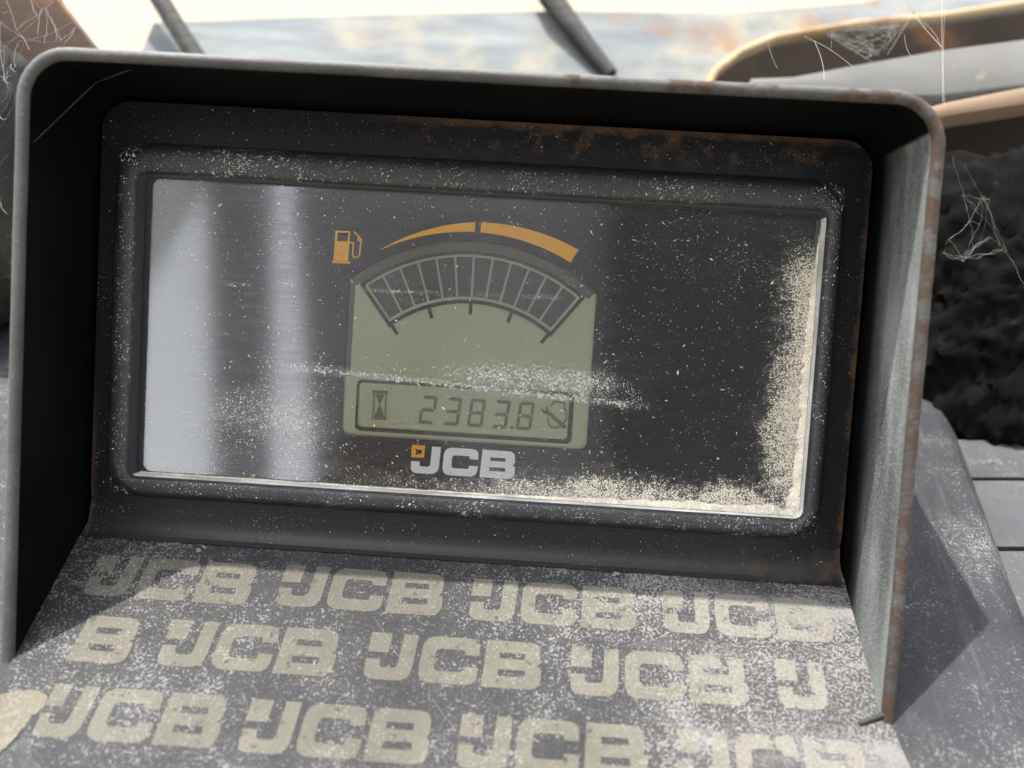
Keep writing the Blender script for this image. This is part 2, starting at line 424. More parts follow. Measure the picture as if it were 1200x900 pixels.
# printed sheet lying between the hood cheeks and out to the front
b = MB()
sheet = [(-80.6, -.4), (80.9, -.4), (80.2, 30), (81.5, 33), (86, 60), (88, 84), (-58, 84), (-66, 52), (-79.6, 36), (-80.4, 31)]
b.prism([sheet], lambda x, y, h: F(x, y, h + .12), .3)
sh = b.build('printed_sheet', M_floor, dash)
lg = MB(); logo(lg, lambda x, y: F(x, -y, .16) - F(0, 0) + Vector(ORIG[dash.name]))
lgm = None
for row in ([(-73.6, 17.2), (-35.2, 16.6), (3.4, 16.9), (42.0, 16.6)], [(-92.3, 31.6), (-53.7, 31.2), (-15.0, 31.0), (23.5, 31.2), (62.1, 31.0)],
            [(-70.9, 46.2), (-34.0, 46.4), (4.0, 46.4), (42.3, 46.4)], [(-89, 61.5), (-52, 61.5), (-14.5, 61.5), (24, 61.5), (62.5, 61.5)]):
    for x0, s0 in row:
        b = MB()
        sx, sy = 8.72, 9.9
        def t3(x, y): return F(x0 + x * sx, s0 - y * sy, .16)
        def inside(l):
            lo = -70.9 if x0 < -91 else -79.4 if s0 < 36 else -70 if s0 < 50 else -58
            hi = 72 if x0 > 60 else 79.4
            out = []
            for x, y in l: out.append((min(max(x, (lo - x0) / sx), (hi - x0) / sx), y))
            return out
        for l in ([LOGO_J], [LOGO_C], LOGO_B, [LOGO_SQ]):
            L = [inside(q) for q in l]
            w = max(p[0] for p in L[0]) - min(p[0] for p in L[0])
            if w > .12: b.flat(L, t3)
        if b.v:
            b.build('letter_print', M_logo, sh)

# hood: folded sheet steel, left cheek, roof, right cheek
TH, ZF = 2.3, 27.0
path = [(-80, None)] + [(-80, -40 + i * 5) for i in range(0, 16)]
path = [(-80, None, -1, 0)]
for i in range(16): path.append((-80, -36 + i * 4.9, -1, 0))
for a in range(0, 9):
    t = math.radians(180 - 90 * a / 8); path.append((-73 + 7 * math.cos(t), 40.1 + 7 * math.sin(t), math.cos(t), math.sin(t)))
for i in range(1, 24): path.append((-73 + 146 * i / 24, 47.1, 0, 1))
for a in range(0, 9):
    t = math.radians(90 - 90 * a / 8); path.append((73 + 7 * math.cos(t), 40.1 + 7 * math.sin(t), math.cos(t), math.sin(t)))
for i in range(16): path.append((80, -36 + (15 - i) * 4.9, 1, 0))
path.append((80, None, 1, 0))
def hood_rows(prof):
    rows = []
    for (x, y, nx, ny) in path:
        r = []
        for o, z in prof:
            wob = .12 * fbm(x * .03, (y or -60) * .03, 1., 3.)
            if y is None: px, py = x + nx * o, floor_y(z) - .6
            else:
                px, py = x + nx * (o + wob), y + ny * (o + wob)
                py = max(py, floor_y(z) + .5) if y < -30 else py
            r.append((px, py, z + (.15 * fbm(x * .04, (y or -60) * .04, 1., 8.) if z > 20 else 0)))
        rows.append(r)
    return rows
b = MB(); b.grid(hood_rows([(TH, 25.9), (TH, 12), (TH, -3), (0, -3), (0, 5), (0, 12), (0, 19), (0, 25.9)]))
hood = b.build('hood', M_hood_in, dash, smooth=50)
ep = [(0, 25.9), (.12, 26.5), (.5, 26.95), (1.15, 27.1), (1.8, 26.95), (2.18, 26.5), (TH, 25.9)]
rows = hood_rows(ep)
cut = 44
b = MB(); b.grid(rows); n = len(b.v); b.f.append(tuple(range(len(ep)))); b.f.append(tuple(range(n - len(ep), n))); b.build('hood_rim', M_edge, hood, smooth=60)
b = MB(); b.box((-81, -60, -2.9), (81, 48, -1.8)); b.build('rear_sheet', M_hood, hood)
# back plate, rounded, with a lower flange that curves out onto the sheet
b = MB()
outer = rrect(-79.3, -41, 79.3, 46.4, 6, 8); inner = rrect(-72, -33, 72, 34, 4, 8)
rings = []
for ins, z in ((0, -.4), (0, .9), (.15, 1.15), (.45, 1.25)):
    rings.append([(x - ins * (1 if x > 0 else -1), y - ins * (1 if y > 0 else -1), z) for x, y in outer])
rings.append([(x, y, 1.25) for x, y in inner]); rings.append([(x, y, -.8) for x, y in inner])
b.grid(rings, closed_v=True)
b.build('back_plate', M_back, dash, smooth=35, )
b = MB()
rows = []
for i in range(33):
    x = -79 + 158 * i / 32
    rise = 1.0 * max(0, (x - 50) / 30) ** 2
    rows.append([(x, -36.8, .9), (x, -38.5, 1.45), (x, -40, 1.7), (x, -41.5 + rise, 2.1), (x, -42.6 + rise, 2.9), (x, -43.6 + rise * .6, 4.0), (x, -44.6, 3.9)])
b.grid(rows)
b.build('lower_flange', M_back, dash, smooth=50)
# rubber nib at the foot of the right cheek
b = MB(); b.tube([F(75.6, 33.2, .35), F(78, 32.2, .5), F(80.4, 31.2, .6), F(82, 31.0, .5)], .38, 8, .6); b.build('rubber_nib', M_rubber, dash, smooth=50)

# ------------------------------------------------------------------ instrument cluster
clu = thing('instrument_cluster', 'black framed fuel gauge and hour meter display in the hood', 'gauge', (0, 0, 0))
b = MB()
def ring(t, z, rc):
    x0 = -75.2 + t * 5.2; x1 = 74 - t * 4.0; y0 = -36 + t * 4.75; y1 = 38 - t * 6.75
    return [(x, y, z) for x, y in rrect(x0, y0, x1, y1, rc, 8)]
P = [(0, .9, 8), (.02, 1.9, 8), (.09, 3.2, 7.7), (.2, 4.2, 7.2), (.33, 4.75, 6.4), (.5, 5.0, 5.4), (.68, 5.0, 4.2), (.82, 4.85, 3.2), (.92, 4.5, 2.4), (.975, 4.05, 1.9), (1, 3.5, 1.7)]
b.grid([ring(*p) for p in P], closed_v=True)
bez = b.build('bezel', M_bezel, clu, smooth=60)
# inner lip of the opening: left and upper walls stay black, lower and right are painted pale for reflected light
wall = rrect(-70, -31.25, 70, 31.25, 1.7, 8)
def wallpart(name, keep, mat):
    b = MB()
    n = len(wall)
    for i in range(n):
        p, q = wall[i], wall[(i + 1) % n]
        mx, my = (p[0] + q[0]) / 2, (p[1] + q[1]) / 2
        if keep(mx, my):
            b.add([(p[0], p[1], 3.5), (q[0], q[1], 3.5), (q[0], q[1], -.5), (p[0], p[1], -.5)], [(0, 1, 2, 3)])
    b.build(name, mat, bez)
brightside = lambda x, y: (x > 69 and y < 30.2) or (y < -30.6 and x > -69.2)
wallpart('lip', lambda x, y: not brightside(x, y), M_face)
wallpart('light_painted_lip', brightside, M_lip_light)
# face with the opening for the screen
GC = (-.8, -18.45)
def lcd_outline(R, x0, x1, yb, rb):
    a1 = math.degrees(math.acos((x1 - GC[0]) / R)); a0 = math.degrees(math.acos((x0 - GC[0]) / R))
    return (arc(GC[0], GC[1], R, a1, a0, 24) + arc(x0 + rb, yb + rb, rb, 180, 270, 6) + arc(x1 - rb, yb + rb, rb, 270, 360, 6))
LCD = lcd_outline(40.3, -26.7, 25.2, -20.4, 1.6)
b = MB(); b.flat([[(-70.4, -31.6), (70.4, -31.6), (70.4, 31.6), (-70.4, 31.6)], LCD], lambda x, y: (x, y, -.3))
face = b.build('face', M_face, clu)
b = MB(); n = len(LCD)
b.grid([[(x, y, -.3) for x, y in LCD], [(x, y, -1.5) for x, y in LCD]], closed_v=True)
b.build('screen_edge', M_lcd_rim_shade, face)
# printed marks
def sweep(r0, r1a, r1b, a0, a1, n=30):
    outp = [(GC[0] + (r1a + (r1b - r1a) * i / n) * math.cos(math.radians(a0 + (a1 - a0) * i / n)), GC[1] + (r1a + (r1b - r1a) * i / n) * math.sin(math.radians(a0 + (a1 - a0) * i / n))) for i in range(n + 1)]
    return outp + arc(GC[0], GC[1], r0, a1, a0, n)
Z1 = -.24
b = MB(); b.flat([sweep(42.1, 44.15, 42.15, 90.05, 117.8)], lambda x, y: (x, y, Z1)); b.build('fuel_arc', M_yellow, face)['label'] = 'tapering amber arc left of the top mark'
b = MB(); b.flat([sweep(42.1, 44.2, 45.2, 88.5, 61.4)], lambda x, y: (x, y, Z1)); b.build('fuel_arc', M_yellow, face)['label'] = 'broad amber arc right of the top mark'
b = MB()
t3 = lambda x, y: (x - .1 * (22 - y) * .35, y, Z1)
b.flat([[(-29.9, 22.3), (-26.8, 22.4), (-26.8, 16.1), (-29.9, 16.1)], [(-29.45, 21.9), (-27.2, 22.0), (-27.2, 20.25), (-29.45, 20.15)]], t3)
b.flat([[(-30.1, 16.05), (-26.3, 16.05), (-26.3, 15.6), (-30.1, 15.6)]], t3)
def stroke(b, pts, w, to3):
    for i in range(len(pts) - 1):
        p, q = Vector(pts[i]), Vector(pts[i + 1]); d = (q - p).normalized(); nn = Vector((-d.y, d.x)) * w / 2; e = d * w * .2
        b.add([to3(*(p - e + nn)), to3(*(q + e + nn)), to3(*(q + e - nn)), to3(*(p - e - nn))], [(0, 1, 2, 3)])
stroke(b, [(-26.8, 20.0), (-26.1, 20.0), (-26.0, 19.7), (-25.95, 17.6), (-25.7, 17.1), (-25.2, 16.95), (-24.7, 17.2), (-24.5, 17.7), (-24.4, 20.7), (-25.0, 21.4), (-26.1, 22.3)], .32, t3)
stroke(b, [(-25.0, 21.4), (-25.0, 20.6), (-24.5, 20.4)], .3, t3)
b.build('fuel_pump_symbol', M_yellow, face)
b = MB(); logo(b, lambda x, y: (-11.55 + x * 5.81, -27.5 + y * 5.85, Z1), False); mk = b.build('maker_mark', M_white, face)
b = MB(); b.flat([[(-11.5 , -21.55), (-8.75, -21.55), (-8.85, -24.15), (-11.55, -24.15)]], lambda x, y: (x, y, Z1)); em = b.build('emblem', M_yellow, mk)
b = MB(); b.flat([rounded([(-10.9, -22.2, .1), (-10.2, -22.5, .2), (-9.6, -22.4, .2), (-9.3, -23.0, .2), (-9.7, -23.5, .2), (-10.1, -23.3, .1), (-10.4, -23.7, .1), (-10.8, -23.5, .1), (-10.5, -23.0, .1)])], lambda x, y: (x, y, Z1 + .04)); b.build('emblem_figure', M_black, mk)
# the screen
b = MB(); b.flat([LCD], lambda x, y: (x, y, -1.3))
lcd = b.build('screen', M_lcd, clu)
b = MB(); b.flat([arc(GC[0], GC[1], 40.3, 50.5, 129.5, 30) + arc(GC[0], GC[1], 38.4, 129.5, 50.5, 30)], lambda x, y: (x, y, -1.26)); b.build('upper_shade_band', M_lcd_rim_shade, lcd)  # shade under the recess edge, painted as a dark olive band
b = MB(); b.flat([[(-26.7, 11.8), (-25.4, 11.8), (-25.6, -8), (-26.7, -8)]], lambda x, y: (x, y, -1.26)); b.build('side_shade_band', M_lcd_rim_shade, lcd)  # recess shade painted down the left side as well
Z2 = -.85
A0, A1 = 127.4, 52.6
b = MB()
t2 = lambda x, y: (x, y, Z2)
b.flat([arc(GC[0], GC[1], 38.3, A0 + .8, A1 - .8, 40) + arc(GC[0], GC[1], 37.5, A1 - .8, A0 + .8, 40)], t2)
b.flat([arc(GC[0], GC[1], 28.1, A0, A1, 40) + arc(GC[0], GC[1], 27.3, A1, A0, 40)], t2)
for a in (A0 + .4, A1 - .4):
    c, s_ = math.cos(math.radians(a)), math.sin(math.radians(a))
    stroke(b, [(GC[0] + 27.3 * c, GC[1] + 27.3 * s_), (GC[0] + 38 * c, GC[1] + 38 * s_)], .75, t2)
b.build('gauge_outline', M_ink, lcd)
for a in (127.2, 108.8, 90.2, 71.7, 52.9):
    b = MB(); c, s_ = math.cos(math.radians(a)), math.sin(math.radians(a))
    stroke(b, [(GC[0] + 25.2 * c, GC[1] + 25.2 * s_), (GC[0] + 27.4 * c, GC[1] + 27.4 * s_)], .72, t2); b.build('tick', M_ink, lcd)
NS = 12; st = (A0 - A1 - 1.6) / NS
for i in range(NS):
    a = A0 - .8 - i * st
    b = MB(); b.flat([arc(GC[0], GC[1], 36.95, a - .36, a - st + .36, 5) + arc(GC[0], GC[1], 28.75, a - st + .48, a - .48, 5)], t2)
    b.build('gauge_segment', M_seg, lcd)
# hour meter row
b = MB()
b.flat([rrect(-24.0, -19.35, 21.95, -8.5, 1.2), rrect(-23.5, -18.55, 21.0, -9.05, .9)], t2)
b.build('counter_frame', M_ink, lcd)
def digit(segs, x, y0=-17.0, w=3.25, h=5.9, t=.62):
    b = MB(); sk = .105
    def q(px, py): return (x + px + py * sk, y0 + py, Z2)
    g_ = .09; hh = h / 2
    bars = dict(a=[(.15, h), (w - .15, h), (w - t, h - t), (t, h - t)], d=[(t, t), (w - t, t), (w - .15, 0), (.15, 0)],
                g=[(.3, hh), (t, hh + t / 2), (w - t, hh + t / 2), (w - .3, hh), (w - t, hh - t / 2), (t, hh - t / 2)],
                f=[(0, h - .15), (t, h - t - g_), (t, hh + t / 2 + g_), (0, hh + .1)], e=[(0, hh - .1), (t, hh - t / 2 - g_), (t, t + g_), (0, .15)],
                b=[(w, h - .15), (w, hh + .1), (w - t, hh + t / 2 + g_), (w - t, h - t - g_)], c=[(w, hh - .1), (w, .15), (w - t, t + g_), (w - t, hh - t / 2 - g_)])
    for k in segs: b.flat([bars[k]], q)
    return b
for ch, x in (('abged', -10.6), ('abgcd', -5.4), ('abcdefg', -.3), ('abgcd', 4.85), ('abcdefg', 10.0)):
    digit(ch, x).build('digit', M_digit, lcd)
b = MB(); b.flat([[(8.95, -16.95), (9.6, -16.95), (9.6, -16.35), (8.95, -16.35)]], t2); b.build('decimal_point', M_digit, lcd)
b = MB()
b.flat([[(-20.6, -10.6), (-17.4, -10.6), (-17.4, -11.1), (-20.6, -11.1)]], t2); b.flat([[(-20.6, -16.3), (-17.4, -16.3), (-17.4, -16.8), (-20.6, -16.8)]], t2)
stroke(b, [(-20.3, -11), (-20.3, -16.4)], .22, t2); stroke(b, [(-17.7, -11), (-17.7, -16.4)], .22, t2)
b.flat([[(-19.95, -11.3), (-18.05, -11.3), (-19.0, -13.7)]], t2); b.flat([[(-20.0, -16.1), (-18.0, -16.1), (-19.0, -13.5)]], t2)
b.build('hourglass_symbol', M_digit, lcd)
b = MB()
stroke(b, [(16.0, -12.9), (17.2, -13.4), (20.4, -15.9)], .75, t2)
stroke(b, [(15.3, -12.4), (16.1, -13.2), (16.6, -12.5), (16.2, -11.9)], .42, t2)
stroke(b, [(17.0, -11.6), (17.6, -11.2), (17.6, -10.7), (20.0, -10.7), (20.0, -11.6), (20.5, -12.6), (20.6, -14.2), (19.9, -15.4), (18.6, -16.2), (17.4, -16.0), (16.8, -15.0), (16.7, -14.0)], .25, t2)
b.build('wrench_symbol', M_digit, lcd)
# clear window
b = MB(); b.box((-69.95, -31.2, .05), (69.95, 31.2, .15)); 
b = MB(); b.grid([[(-69.95 + 139.9 * i / 14, -31.2 + 62.4 * j / 6, .25) for j in range(7)] for i in range(15)]); b.build('window', M_pane, clu)

# ------------------------------------------------------------------ dust heaped in the lower right of the opening
random.seed(4)
def heap(path_fn, n, width_fn, height_fn, m=10):
    rows = []
    for i in range(n + 1):
        l = i / n
        (px, py), (dx, dy) = path_fn(l)
        w = width_fn(l); h = height_fn(l)
        r = []
        for j in range(m + 1):
            t = j / m
            ww = w * (1 + .45 * fbm(l * 60, t, 1., 2.) * t)
            x, y = px + dx * ww * t, py + dy * ww * t
            z = .22 + h * (1 - t) ** 1.4 * (1 + .35 * fbm(x, y, 1.2, 5.)) + .08 * fbm(x, y, 5., 9.) * (1 - t)
            if j == m: z = .2
            r.append((x, y, z))
        rows.append(r)
    return rows
b = MB()
b.grid(heap(lambda l: ((69.9, 27 - l * 58.1), (-1, 0)), 220, lambda l: .25 + 1.1 * min(1, l * 3) + 1.2 * max(0, l - .8) * 5, lambda l: .1 + .9 * min(1, l * 3)))
b.grid(heap(lambda l: ((69.9 - l * 139, -31.15), (0, 1)), 300, lambda l: max(.35, 2.0 * (1 - l * 1.7)), lambda l: max(.2, 1.0 * (1 - l * 1.6))))
b.build('dust_ridge', M_dust, clu, smooth=60, kind='stuff')

# ------------------------------------------------------------------ loose specks of dust as real grains
def grain(b, p, r, nrm, stretch=1.):
    p = Vector(p); nrm = Vector(nrm)
    a = Vector((random.gauss(0, 1), random.gauss(0, 1), random.gauss(0, 1))); a = (a - nrm * a.dot(nrm)).normalized(); c = nrm.cross(a)
    k = .6 + random.random() * .6
    v = [p + a * r * stretch, p + c * r * k, p - a * r * stretch, p - c * r * k, p + nrm * r * .8, p - nrm * r * .3]
    b.add(v, [(0, 1, 4), (1, 2, 4), (2, 3, 4), (3, 0, 4)])
def size(): return min(.2, .035 + random.expovariate(1 / .028))
b = MB()
cnt = 0
while cnt < 9000:
    x, y = random.uniform(-69, 69), random.uniform(-31, 31)
    d = .10
    d += .75 * math.exp(-((x + 42) / 12) ** 2 - ((y + 20) / 8) ** 2)
    d += .95 * math.exp(-((y + 6.5 + .03 * x) / 2.2) ** 2) * (1 if 0 < x < 36 else .25 if -48 < x < 0 else .05)
    d += 1.2 * math.exp(-(69 - x) / 2.2) * (y < 26) + 1.0 * math.exp(-(31 + y) / 1.6) * (.35 + .65 * (x > 0)) + .3 * math.exp(-((y - 22) / 6) ** 2 - ((x - 52) / 14) ** 2)
    d *= max(0., .75 + 1.1 * fbm(x, y, .22, 1.))
    if random.random() < d * .55:
        grain(b, (x, y, .27), size(), (0, 0, 1), random.choice((1, 1, 1.6, 3.0))); cnt += 1
b.build('dust_specks', M_grain, clu, kind='stuff')
b = MB(); cnt = 0
while cnt < 4200:
    t = random.random(); 
    side = random.random()
    if side < .42: x, y = random.uniform(-73, 72), random.uniform(31.6, 37.5); z = 5.0 if y < 35.6 else 5.0 - (y - 35.6) * 1.7
    elif side < .72: x, y = random.uniform(-73, 72), random.uniform(-35.8, -31.6); z = 5.0 if y > -34 else 5 - (-34 - y) * 1.9
    elif side < .85: x, y = random.uniform(-75, -70.4), random.uniform(-34, 36); z = 5.0 if x > -73 else 5 - (-73 - x) * 1.7
    else: x, y = random.uniform(70.4, 73.8), random.uniform(-34, 36); z = 5.0 if x < 72.4 else 5 - (x - 72.4) * 2.4
    if random.random() < .5 + .8 * fbm(x, y, .15, 4.): grain(b, (x, y, z + .02), size() * .9, (0, 0, 1), random.choice((1, 1, 2.2))); cnt += 1
b.build('dust_specks', M_grain, bez, kind='stuff')
b = MB(); cnt = 0
while cnt < 9000:
    x, s_ = random.uniform(-79, 86), random.uniform(-.2, 62)
    if x > 79 and s_ < 34: continue
    if x < -62 and s_ > 40: continue
    d = .28 + .5 * max(0, min(1, (x - 0) / 70)) + .5 * math.exp(-s_ / 3) + .5 * fbm(x, s_, .12, 6.)
    if random.random() < d: grain(b, F(x, s_, .17), size(), FN, random.choice((1, 1, 2.))); cnt += 1
b.build('dust_specks', M_grain_sun, sh, kind='stuff')
b = MB(); cnt = 0
while cnt < 1500:
    x, y = random.uniform(-79, 79), random.uniform(-41, 46)
    if -76 < x < 75 and -37 < y < 39: continue
    if random.random() < .4 + .5 * fbm(x, y, .15, 2.): grain(b, (x, y, 1.3 if y > -38 else 2.1), size() * .8, (0, 0, 1)); cnt += 1
b.build('dust_specks', M_grain, dash, kind='stuff')
b = MB(); b.prism([wobble(rounded([(-80.5, 39.5, 1), (-74, 37.5, 2), (-69.5, 39, 2), (-71.5, 43, 1.5), (-72.5, 47, 1), (-75, 52, 2), (-79, 54.5, 2), (-81, 51, 2), (-77.5, 46, 2), (-77, 43, .6), (-79.5, 43.4, .6)]))], lambda x, y, h: F(x, y, .15 + h), .04)
b.build('mud_smear', M_smear, sh)
for P_ in ([(-14.51,-54.18,16.02), (-12.15,-56.04,18.50), (-9.78,-58.21,21.29), (-6.35,-60.38,24.00)], [(-1.67,-63.64,28.21), (0.88,-65.53,30.72), (3.64,-67.39,33.04)], [(35.67,-65.33,30.39), (36.39,-67.50,33.27), (35.94,-69.51,35.77)], [(37.05,-65.27,30.31), (38.82,-67.10,32.75), (39.90,-69.52,35.78)], [(-35.33,-56.14,18.54), (-32.88,-57.16,19.94), (-30.77,-59.90,23.38)], [(13.15,-43.67,2.47), (18.05,-41.76,0.09), (23.45,-41.07,-0.80)], [(3.92,-44.12,3.13), (8.24,-42.95,1.62), (13.15,-43.65,2.53)]):
    b = MB(); b.tube(P_, .032, 4); b.build('dust_fibre', M_grain_sun, sh)
# a few larger crumbs on the sheet and flange
for p, r in (((32.66,-44.91,4.32), .55), ((-40.81,-60.79,24.62), .45), ((-54.04,-45.70,5.17), .4), ((-53.10,-45.10,4.40), .35)):
    b = MB(); 
    for k in range(7): grain(b, Vector(p) + Vector((random.uniform(-.4, .4), random.uniform(-.3, .3), .1)), r * random.uniform(.5, 1), FN)
    b.build('crumb', M_grain_sun, sh)

# ------------------------------------------------------------------ machine parts behind and beside the dash
CN = Vector((0, .47, .883)).normalized()
def plate(name, label, cat, pts, nrm, th, mat, bev=None):
    """flat plate of real thickness from points lying in its plane"""
    pts = [Vector(p) for p in pts]; nrm = Vector(nrm).normalized()
    u = Vector((1, 0, 0)); u = (u - nrm * u.dot(nrm)).normalized(); v = nrm.cross(u); o = pts[0]
    l = [((p - o).dot(u), (p - o).dot(v)) for p in pts]
    b = MB(); b.prism([l], lambda x, y, h: o + u * x + v * y + nrm * h, th)
    return b, tuple(o)
# pale plate behind the hood
pts = [(-119.82,65.42,-95.85), (-121.51,87.45,-107.58), (-120.52,98.53,-113.47), (-58.67,105.41,-117.14), (9.72,111.34,-120.30), (72.76,114.54,-122.00), (116.24,121.39,-125.64), (149.62,133.40,-132.04), (203.84,142.22,-136.73), (202.26,135.58,-133.19), (170.96,123.72,-126.88), (141.25,116.35,-122.96), (112.33,111.50,-120.38), (86.41,104.85,-116.84), (74.31,98.49,-113.45), (65.68,90.51,-109.21), (59.00,74.81,-100.85)]
b, o = plate('engine_cover', '', '', pts, CN, 3, None)
cov = thing('engine_cover', 'weathered pale blue painted plate with rusty edge behind the hood', 'engine cover', o)
b.build('cover_plate', M_cover, cov)
b = MB()
rim = [(201.91,135.95,-132.71), (170.67,124.09,-126.40), (141.01,116.73,-122.49), (112.13,111.89,-119.91), (86.25,105.25,-116.37), (74.17,98.88,-112.98), (65.56,90.91,-108.74), (58.89,75.23,-100.39)]
b.tube(rim, 1.4, 8); b.build('rolled_edge', M_rim, cov, smooth=60)
b, o = plate('body_panel', '', '', [(-206.72,62.16,-139.43), (-275.83,243.96,-236.20), (345.08,283.22,-257.09), (297.74,137.81,-179.70), (72.92,116.13,-168.16), (71.85,79.14,-148.47)], CN, 4, None)
tag(b.build('body_panel', M_cream, None, o), 'cream painted panel in full sun beyond the pale blue plate', 'body panel')
# strap and rod standing before the cover
def tube_thing(name, label, cat, pts, r, mat, n=12, r2=None):
    b = MB(); b.tube(pts, r, n, r2)
    return tag(b.build(name, mat, None, pts[-1], smooth=60), label, cat)
tube_thing('hose', 'dark rubber hose slanting down behind the hood, leftmost, wrapped in silk', 'hose', [(-126.04,119.43,-106.48), (-112.73,101.67,-100.42), (-106.71,93.07,-99.24), (-99.24,83.58,-96.45), (-93.24,74.18,-93.72)], 3.0, M_rubber)
tube_thing('wiper_arm', 'dark tapering arm slanting down onto the rusty patch of the pale plate', 'wiper arm', [(2.04,132.87,-123.82), (11.21,113.58,-114.69), (16.97,105.88,-112.29), (23.81,97.07,-109.30), (31.92,87.20,-105.63)], 4.6, M_rubber, 14, 2.4)
# upper left corner
b, o = plate('bracket', '', '', [(-149.71,55.80,-45.00), (-150.51,96.78,-45.00), (-126.02,97.95,-45.00), (-115.10,81.38,-45.00), (-105.86,70.66,-45.00), (-98.11,58.52,-45.00)], (0, 0, 1), 4, None)
tag(b.build('steel_bracket', M_brown, None, o), 'rusty brown steel bracket behind the upper left corner of the hood', 'bracket')
def lump(name, label, cat, c, rad, mat, seed, amp=.25, nu=40, nv=24, power=2.6):
    b = MB(); rows = []
    for j in range(nv + 1):
        th = math.pi * j / nv; r = []
        for i in range(nu):
            ph = 2 * math.pi * i / nu
            d = Vector((math.sin(th) * math.cos(ph), math.sin(th) * math.sin(ph), math.cos(th)))
            k = (abs(d.x) ** power + abs(d.y) ** power + abs(d.z) ** power) ** (-1 / power)
            q = Vector((d.x * rad[0], d.y * rad[1], d.z * rad[2])) * k
            q *= 1 + (.05 * noise.fractal(q * .5 + Vector((seed, 9, 0)), 1., 2., 3) if nu > 100 else 0) + amp * noise.fractal(q * .06 + Vector((seed, 0, 0)), 1., 2., 4) + amp * .4 * noise.fractal(q * .22 + Vector((seed, 3, 0)), 1., 2., 3)
            r.append(Vector(c) + q)
        rows.append(r)
    b.grid(rows, closed_v=True)
    return tag(b.build(name, mat, None, tuple(c), smooth=70), label, cat)
lump('rubber_bellows', 'crumpled black rubber bellows left of the hood under cobwebs', 'bellows', (-140.27,36.06,-55.00), (23, 44, 26), M_rubber, 2.)
# right of the hood
b, o = plate('recess_wall', '', '', [(53.12,62.05,-165.00), (50.64,97.83,-165.00), (78.90,115.46,-165.00), (104.14,126.37,-165.00), (158.31,136.11,-165.00), (220.76,152.48,-165.00), (282.82,163.64,-165.00), (294.04,62.51,-165.00)], (0, 0, 1), 4, None)
tag(b.build('recess_wall', M_recess, None, o), 'dark rust brown wall of the recess below the pale plate', 'wall panel')
bn = Vector((0, .45, .9)).normalized()
def slab_strip(name, label, cat, top, bot, depth, th, mat):
    """bar with a visible face between two edge lines, thickness behind"""
    b = MB(); k = len(top); rows = []
    for p, q in zip(top, bot):
        p, q = Vector(p), Vector(q); d = (p - q).normalized(); back = Vector((0, -.3, -1)).normalized() * depth
        rows.append([p + back, p - d * .2 + back * .08, p * .97 + q * .03, (p + q) / 2 + Vector((0, .1, .5)), q * .97 + p * .03, q + d * .2 + back * .08, q + back])
    b.grid(rows, closed_v=True)
    b.f.append(tuple(range(7))); b.f.append(tuple(range(len(b.v) - 1, len(b.v) - 8, -1)))
    return tag(b.build(name, mat, None, tuple(bot[0]), smooth=45), label, cat)
slab_strip('grab_bar', 'broad scuffed grey metal bar running right from behind the hood', 'bar',
           [(68.80,78.10,-70.00), (80.61,79.18,-70.00), (96.88,83.31,-70.00), (120.01,88.71,-70.00), (143.08,92.91,-70.00), (172.74,99.27,-70.00)],
           [(69.04,74.82,-70.00), (80.94,74.97,-70.00), (97.63,74.20,-70.00), (121.14,75.91,-70.00), (144.30,79.94,-70.00), (174.10,85.91,-70.00)], 8, 3, M_bar)
slab_strip('worn_pipe', 'narrow peach coloured worn bar below the grey bar', 'bar',
           [(107.32,66.58,-52.00), (115.42,69.41,-52.00), (135.08,74.36,-52.00), (162.63,81.42,-52.00)], [(107.57,63.75,-52.00), (115.72,65.94,-52.00), (135.49,70.04,-52.00), (163.11,76.70,-52.00)], 7, 3, M_tan)
slab_strip('seal_strip', 'dark strip between the grey bar and the peach bar', 'seal',
           [(107.93,73.48,-66.00), (121.70,75.59,-66.00), (142.22,78.97,-66.00), (171.53,85.08,-66.00)], [(108.41,67.95,-66.00), (122.15,70.54,-66.00), (142.48,76.23,-66.00), (171.76,82.81,-66.00)], 6, 3, M_rubber)
b, o = plate('rust_plate', '', '', [(112.00,54.07,-72.00), (110.48,71.84,-72.00), (175.67,83.53,-72.00), (178.12,59.38,-72.00)], (0, 0, 1), 5, None)
tag(b.build('rusty_plate', M_recess, None, o), 'rust brown steel plate right of the hood above the black foam', 'plate')
lump('foam_block', 'ragged black foam block right of the hood with dust and silk', 'foam', (149.98,17.73,-62.00), (39, 40.5, 24), M_foam, 7., .075, 140, 100, 5.)
SL = -5.0
mat_ = thing('rubber_mat', 'dusty grey rubber mat of three overlapping slabs right of the dashboard', 'mat', F(124, 20, -6))
for (s0, s1, x0) in ((-49.5, -36.4, 114), (-35.4, -15.2, 112), (-14.0, 24, 110)):
    b = MB()
    l = rrect(0, 0, 70, s1 - s0, .9, 4)
    skew = -.085
    rows = []
    for ins, h in ((0, -3.2), (0, -.5), (.15, -.15), (.5, 0.)):
        rows.append([F(x0 + x + (ins if x < 35 else -ins), s0 + y + (ins if y < (s1 - s0) / 2 else -ins) + skew * (x - 12) , SL + h) for x, y in l])
    b.grid(rows, closed_v=True); n = len(l); b.f.append(tuple(range(len(b.v) - n, len(b.v))))
    b.build('slab', M_slab, mat_, smooth=35)

